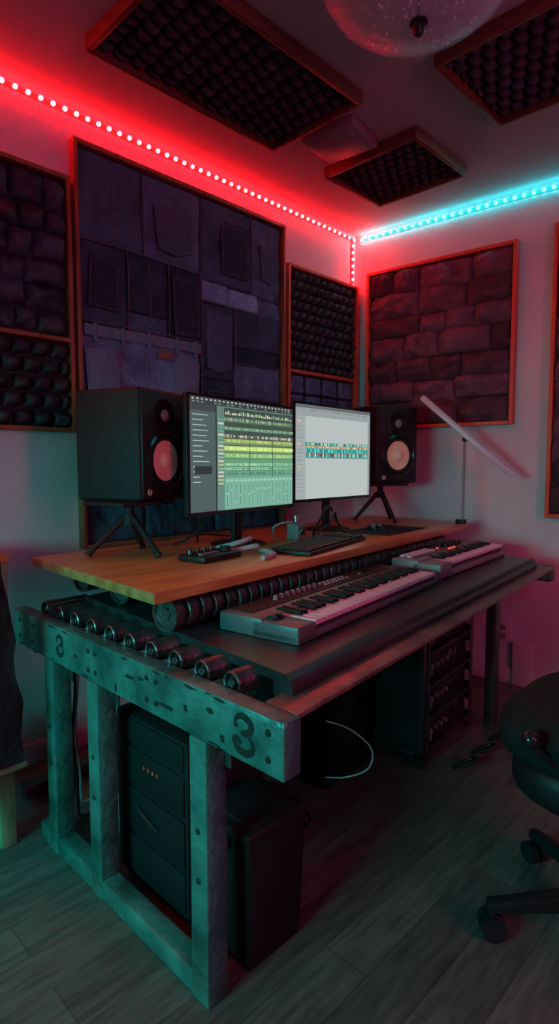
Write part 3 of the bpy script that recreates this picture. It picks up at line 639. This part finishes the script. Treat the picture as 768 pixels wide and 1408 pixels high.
# ---------------------------------------------------------------- under the desk
rk=root('rack_cabinet','open black rack cabinet with shelves of audio gear','rack',(-1.40,2.31,0),rad(96))
L_,Dp,h=.56,.36,.62
mb=MB()
for x in (-L_/2+.02,L_/2-.02):
    mb.box((x,-Dp/2+.02,h/2),(.04,.04,h),.003);mb.box((x,Dp/2-.02,h/2),(.04,.04,h),.003)
mb.box((0,0,h-.012),(L_,Dp,.024),.003);mb.box((0,0,.05),(L_,Dp,.022),.003);mb.box((-L_/2+.006,0,h/2),(.010,Dp-.02,h-.05));mb.obj('frame','rubber',rk)
for x in (-L_/2+.046,L_/2-.046): MB().box((x,-Dp/2-.002,h/2),(.012,.006,h-.08),.001).obj('rack_rail','steeld',rk)
for z in (.195,.335,.475):MB().box((0,-.008,z),(L_-.04,Dp-.004,.008),.002).obj('shelf','steeld',rk)
for z,hh in ((.125,.125),(.265,.12),(.405,.12),(.535,.10)):
    MB().box((.0,.002,z),(L_-.10,Dp-.03,hh),.004).obj('rack_unit','bkm',rk)
    for x in (-.205,.205): MB().box((x,-Dp/2+.002,z),(.008,.020,.05),.002).obj('handle','grey',rk)
    MB().box((.06,-Dp/2+.016,z),(.12,.003,hh*.4),.001).obj('display_window','bks',rk)
k=MB().cyl((0,0,0),(0,-.014,0),.010,seg=12).obj('knob','grey',rk,loc=(-.17,-Dp/2+.018,.125))
for z in (.125,.265,.405,.53):
    for i in range(4):
        if (z,i)!=(.125,0): clone(k,rk,(-.17+.05*i,-Dp/2+.018,z))
bc=root('subwoofer','black box subwoofer standing on the floor below the table','speaker',(-1.56,1.80,0),rad(96))
MB().box((0,0,.26),(.34,.36,.50),.01).obj('cabinet','dull',bc)
MB().lathe([(.14,0),(.135,.008),(.12,.006),(.07,-.002),(.03,.01),(0,.014)],loc=(0,-.18,.27),axis=(0,-1,0),seg=36).obj('driver','bk',bc)
for x in (-.14,.14): MB().box((x,0,.005),(.04,.3,.01)).obj('foot','bk',bc)
gr=root('amplifier_rack','black rack case with small lit indicators under the table','rack',(-1.38,1.02,0))
MB().box((0,0,.27),(.36,.28,.50),.008).obj('case','dull',gr)
for z,hh in ((.10,.11),(.235,.13),(.37,.11),(.475,.07)): MB().box((0,-.141,z),(.335,.008,hh),.002).obj('rack_unit','dull',gr)
k=MB().box((0,0,0),(.003,.003,.010),.001).obj('indicator_light','indic',gr,loc=(-.02,-.146,.385))
for i in range(1,4): clone(k,gr,(-.02+.022*i,-.146,.385))
MB().tube([(-.05,-.143,.27),(-.045,-.156,.262),(.045,-.156,.235),(.05,-.143,.23)],.002).obj('handle','steeld',gr)
for x in (-.14,.14):
    for y in (-.11,.11): MB().cyl((x-.01,y,.0125),(x+.01,y,.0125),.0125,seg=12).obj('caster','bk',gr)
bn=root('storage_crate','black lidded plastic storage crate on the floor','crate',(-1.075,.975,0),rad(0))
MB().hexa([(-.085,-.07,.001),(.085,-.07,.001),(.085,.115,.001),(-.085,.115,.001),(-.095,-.08,.34),(.095,-.08,.34),(.095,.125,.34),(-.095,.125,.34)],.006).obj('tub','dull',bn)
MB().box((0,.022,.352),(.20,.215,.024),.006).box((0,.022,.366),(.16,.16,.008),.003).obj('lid','bk',bn)
MB().box((0,-.086,.32),(.06,.012,.03),.003).obj('latch','bkm',bn)
for i in range(5):
    cx_=-1.95+.16*i;cy_=1.40+.06*(i%2);pts=[]
    for k in range(14):
        t=k*.9;pts.append((cx_+(.045+.002*k)*math.cos(t),cy_+(.045+.002*k)*math.sin(t),.006+.0035*k))
    cable(pts,.005,'bk','black cable coiled on the floor under the table')
for i,xa in enumerate((-2.04,-1.96,-1.88,-1.69,-1.63)):
    ya_=.90+.05*(i%2)
    pts=[(xa,ya_,.66),(xa+.015,ya_,.5),(xa-.015,ya_,.3),(xa+.012,ya_,.12),(xa,ya_+.01,.02),(xa+.0,ya_+.05,.008)]
    cable(pts,.005,'white' if i in (1,3) else 'bk',('white' if i in (1,3) else 'black')+' cable hanging down from the table')
cable([(-1.12,1.35,.46),(-1.06,1.39,.44),(-1.0,1.42,.39),(-1.0,1.41,.33),(-1.06,1.38,.29),(-1.13,1.36,.27)],.0025,'grey','thin grey cable drooping beneath the table')
for i in range(4):
    y=2.20+.17*i
    if i==3: y=2.76
    cable([(-1.11,y,.006),(-1.06,y+.04,.03),(-1.02,y-.01,.05),(-1.06,y-.04,.03),(-1.11,y-.045,.006)],.008,'bk','black cable loop on the floor by the rack')
so=root('wall_socket','white double wall socket low on the wall','socket',rw(1.02,0.001,.30),b)
MB().box((0,-.006,0),(.09,.012,.12),.003).obj('plate','white_trim',so)
for z in (.02,-.03): MB().box((0,-.013,z),(.03,.003,.03),.001).obj('outlet','grey',so)
for u in (1.08,1.36):
    bxx=rbox(MB(),u,u+.11,.017,.03,.0,.25,.003).obj('wall_trunking','white_trim');tag(bxx,'flat white cable trunking cover at the foot of the wall','trunking','trunking covers')
# ---------------------------------------------------------------- side table with bag
st=root('side_table','rough timber stand with pale greenish legs','table',(-2.1,.48,0))
MB().box((0,0,.955),(.40,.46,.03),.004).obj('table_top','top',st)
lg=MB().box((0,0,.47),(.05,.05,.94),.004).obj('leg','greenwood',st,loc=(.17,.20,0))
for p in ((-.17,.20),(.17,-.20),(-.17,-.20)): clone(lg,st,(*p,0))
MB().box((0,.20,.12),(.29,.04,.06),.003).box((.17,0,.12),(.04,.35,.06),.003).box((0.08,0,.335),(.52,.42,.02),.003).obj('lower_shelf','greenwood',st)
bg=bmesh.new();bmesh.ops.create_cube(bg,size=1);bmesh.ops.subdivide_edges(bg,edges=bg.edges[:],cuts=9,use_grid_fill=True)
for v in bg.verts:
    p=v.co.copy();t=(p.z+.5);wd=1-.35*t**2
    q2=V((p.x,p.y,0));L2=max(q2.length,1e-6);q2=q2*(.55+.45*(max(abs(p.x),abs(p.y))/L2))
    v.co=V((q2.x*.12*wd,q2.y*.26*wd,p.z*.62))
    v.co+=noise.noise_vector(v.co*9)*.022*(1 if abs(p.z)<.49 else .4)
bgr=root('bag','black fabric bag on the lower ledge of the timber stand','bag',(-1.805,.56,.348))
MB().add(bg,Matrix.Translation((0,0,.315))).obj('bag_body','fabric',bgr)
MB().tube([(-.01,-.08,.60),(-.03,-.06,.70),(-.03,0,.74),(-.03,.06,.70),(-.01,.08,.60)],.01).obj('strap','fabric',bgr)
# ---------------------------------------------------------------- chair
ch=root('office_chair','black padded office swivel chair on five wheeled legs','chair',(-.37,1.65,0))
for k in range(5):
    a_=rad(149+72*k);c1,s1=math.cos(a_),math.sin(a_)
    mb=MB();mb.hexa([(-.022*s1+.03*c1,.022*c1+.03*s1,.09),(.022*s1+.03*c1,-.022*c1+.03*s1,.09),(.016*s1+.34*c1,-.016*c1+.34*s1,.07),(-.016*s1+.34*c1,.016*c1+.34*s1,.07),
      (-.022*s1+.03*c1,.022*c1+.03*s1,.15),(.022*s1+.03*c1,-.022*c1+.03*s1,.15),(.016*s1+.34*c1,-.016*c1+.34*s1,.10),(-.016*s1+.34*c1,.016*c1+.34*s1,.10)],.006);mb.obj('base_leg','bk',ch)
    cx_,cy_=.325*c1,.325*s1;t1=V((-s1,c1,0))
    mb=MB();mb.cyl(V((cx_,cy_,.033))-t1*.028,V((cx_,cy_,.033))-t1*.008,.033,seg=24);mb.cyl(V((cx_,cy_,.033))+t1*.008,V((cx_,cy_,.033))+t1*.028,.033,seg=24);mb.cyl((cx_,cy_,.04),(cx_,cy_,.08),.009);mb.obj('caster','bks',ch)
MB().cyl((0,0,.08),(0,0,.26),.03).cyl((0,0,.26),(0,0,.42),.018).obj('gas_lift','bk',ch)
def cushion(sx,sy,sz,p=3.2):
    b_=bmesh.new();bmesh.ops.create_uvsphere(b_,u_segments=40,v_segments=20,radius=1)
    for v in b_.verts:
        x,y,z=v.co;rr_=(abs(x)**p+abs(y)**p+abs(z)**2.4)**(1/2.6)
        k_=1/max(rr_,.5);v.co=V((x*k_*sx,y*k_*sy,z*k_*sz))
    return b_
MB().add(cushion(.265,.26,.10),Matrix.Translation((-.015,0,.565))).obj('seat','cloth',ch)
MB().add(cushion(.24,.235,.09),Matrix.Translation((-.005,0,.455))).obj('seat_shell','bk',ch)
MB().add(cushion(.05,.24,.28),Matrix.Translation((.30,0,.98))).obj('backrest','cloth',ch)
MB().tube([(.1,0,.42),(.30,0,.46),(.36,0,.7),(.34,0,.95)],.02).obj('back_bar','bk',ch)
for sgn in (-1,1):
    MB().tube([(.08,.20*sgn,.45),(.08,.29*sgn,.47),(.08,.30*sgn,.69)],.016).obj('armrest_post','bk',ch)
    MB().box((.08,.29*sgn,.71),(.26,.06,.03),.013,seg=3).obj('armrest','bks',ch)
MB().tube([(-.05,-.22,.50),(-.13,-.30,.60)],.007,sub=1).ball((-.13,-.30,.61),.022).obj('lever','bks',ch)
# ---------------------------------------------------------------- lights
def area(name,loc,target,sx,sy,power,col,spread=180):
    l=bpy.data.lights.new(name,'AREA');l.shape='RECTANGLE';l.size=sx;l.size_y=sy;l.energy=power;l.color=col;l.spread=rad(spread)
    o=bpy.data.objects.new(name,l);bpy.context.collection.objects.link(o);o.location=loc
    o.rotation_euler=(V(target)-V(loc)).to_track_quat('-Z','Y').to_euler();return o
area('teal_fill',(-1.1,-1.5,1.3),(-1.4,.8,.35),1.4,.5,15,(.03,.85,.76),80)
area('red_fill',(1.9,1.2,1.6),(-1,2.6,.8),.6,1.5,28,(1,.035,.20))
area('soft_fill',(1.2,.2,2.5),(-2.0,2.0,1.5),1.2,1.2,8,(.55,.50,1.0))
w=bpy.data.worlds.new('World');scene.world=w;w.use_nodes=True;w.node_tree.nodes['Background'].inputs[0].default_value=(.01,.01,.02,1);w.node_tree.nodes['Background'].inputs[1].default_value=1
cd=bpy.data.cameras.new('camera');cam=bpy.data.objects.new('camera',cd);bpy.context.collection.objects.link(cam)
cam.location=(0,0,1.25);cam.rotation_euler=(rad(90-4.57),0,rad(44.4));cd.sensor_fit='VERTICAL';cd.sensor_height=24;cd.lens=24*800/1408;cd.clip_start=.02
scene.camera=cam
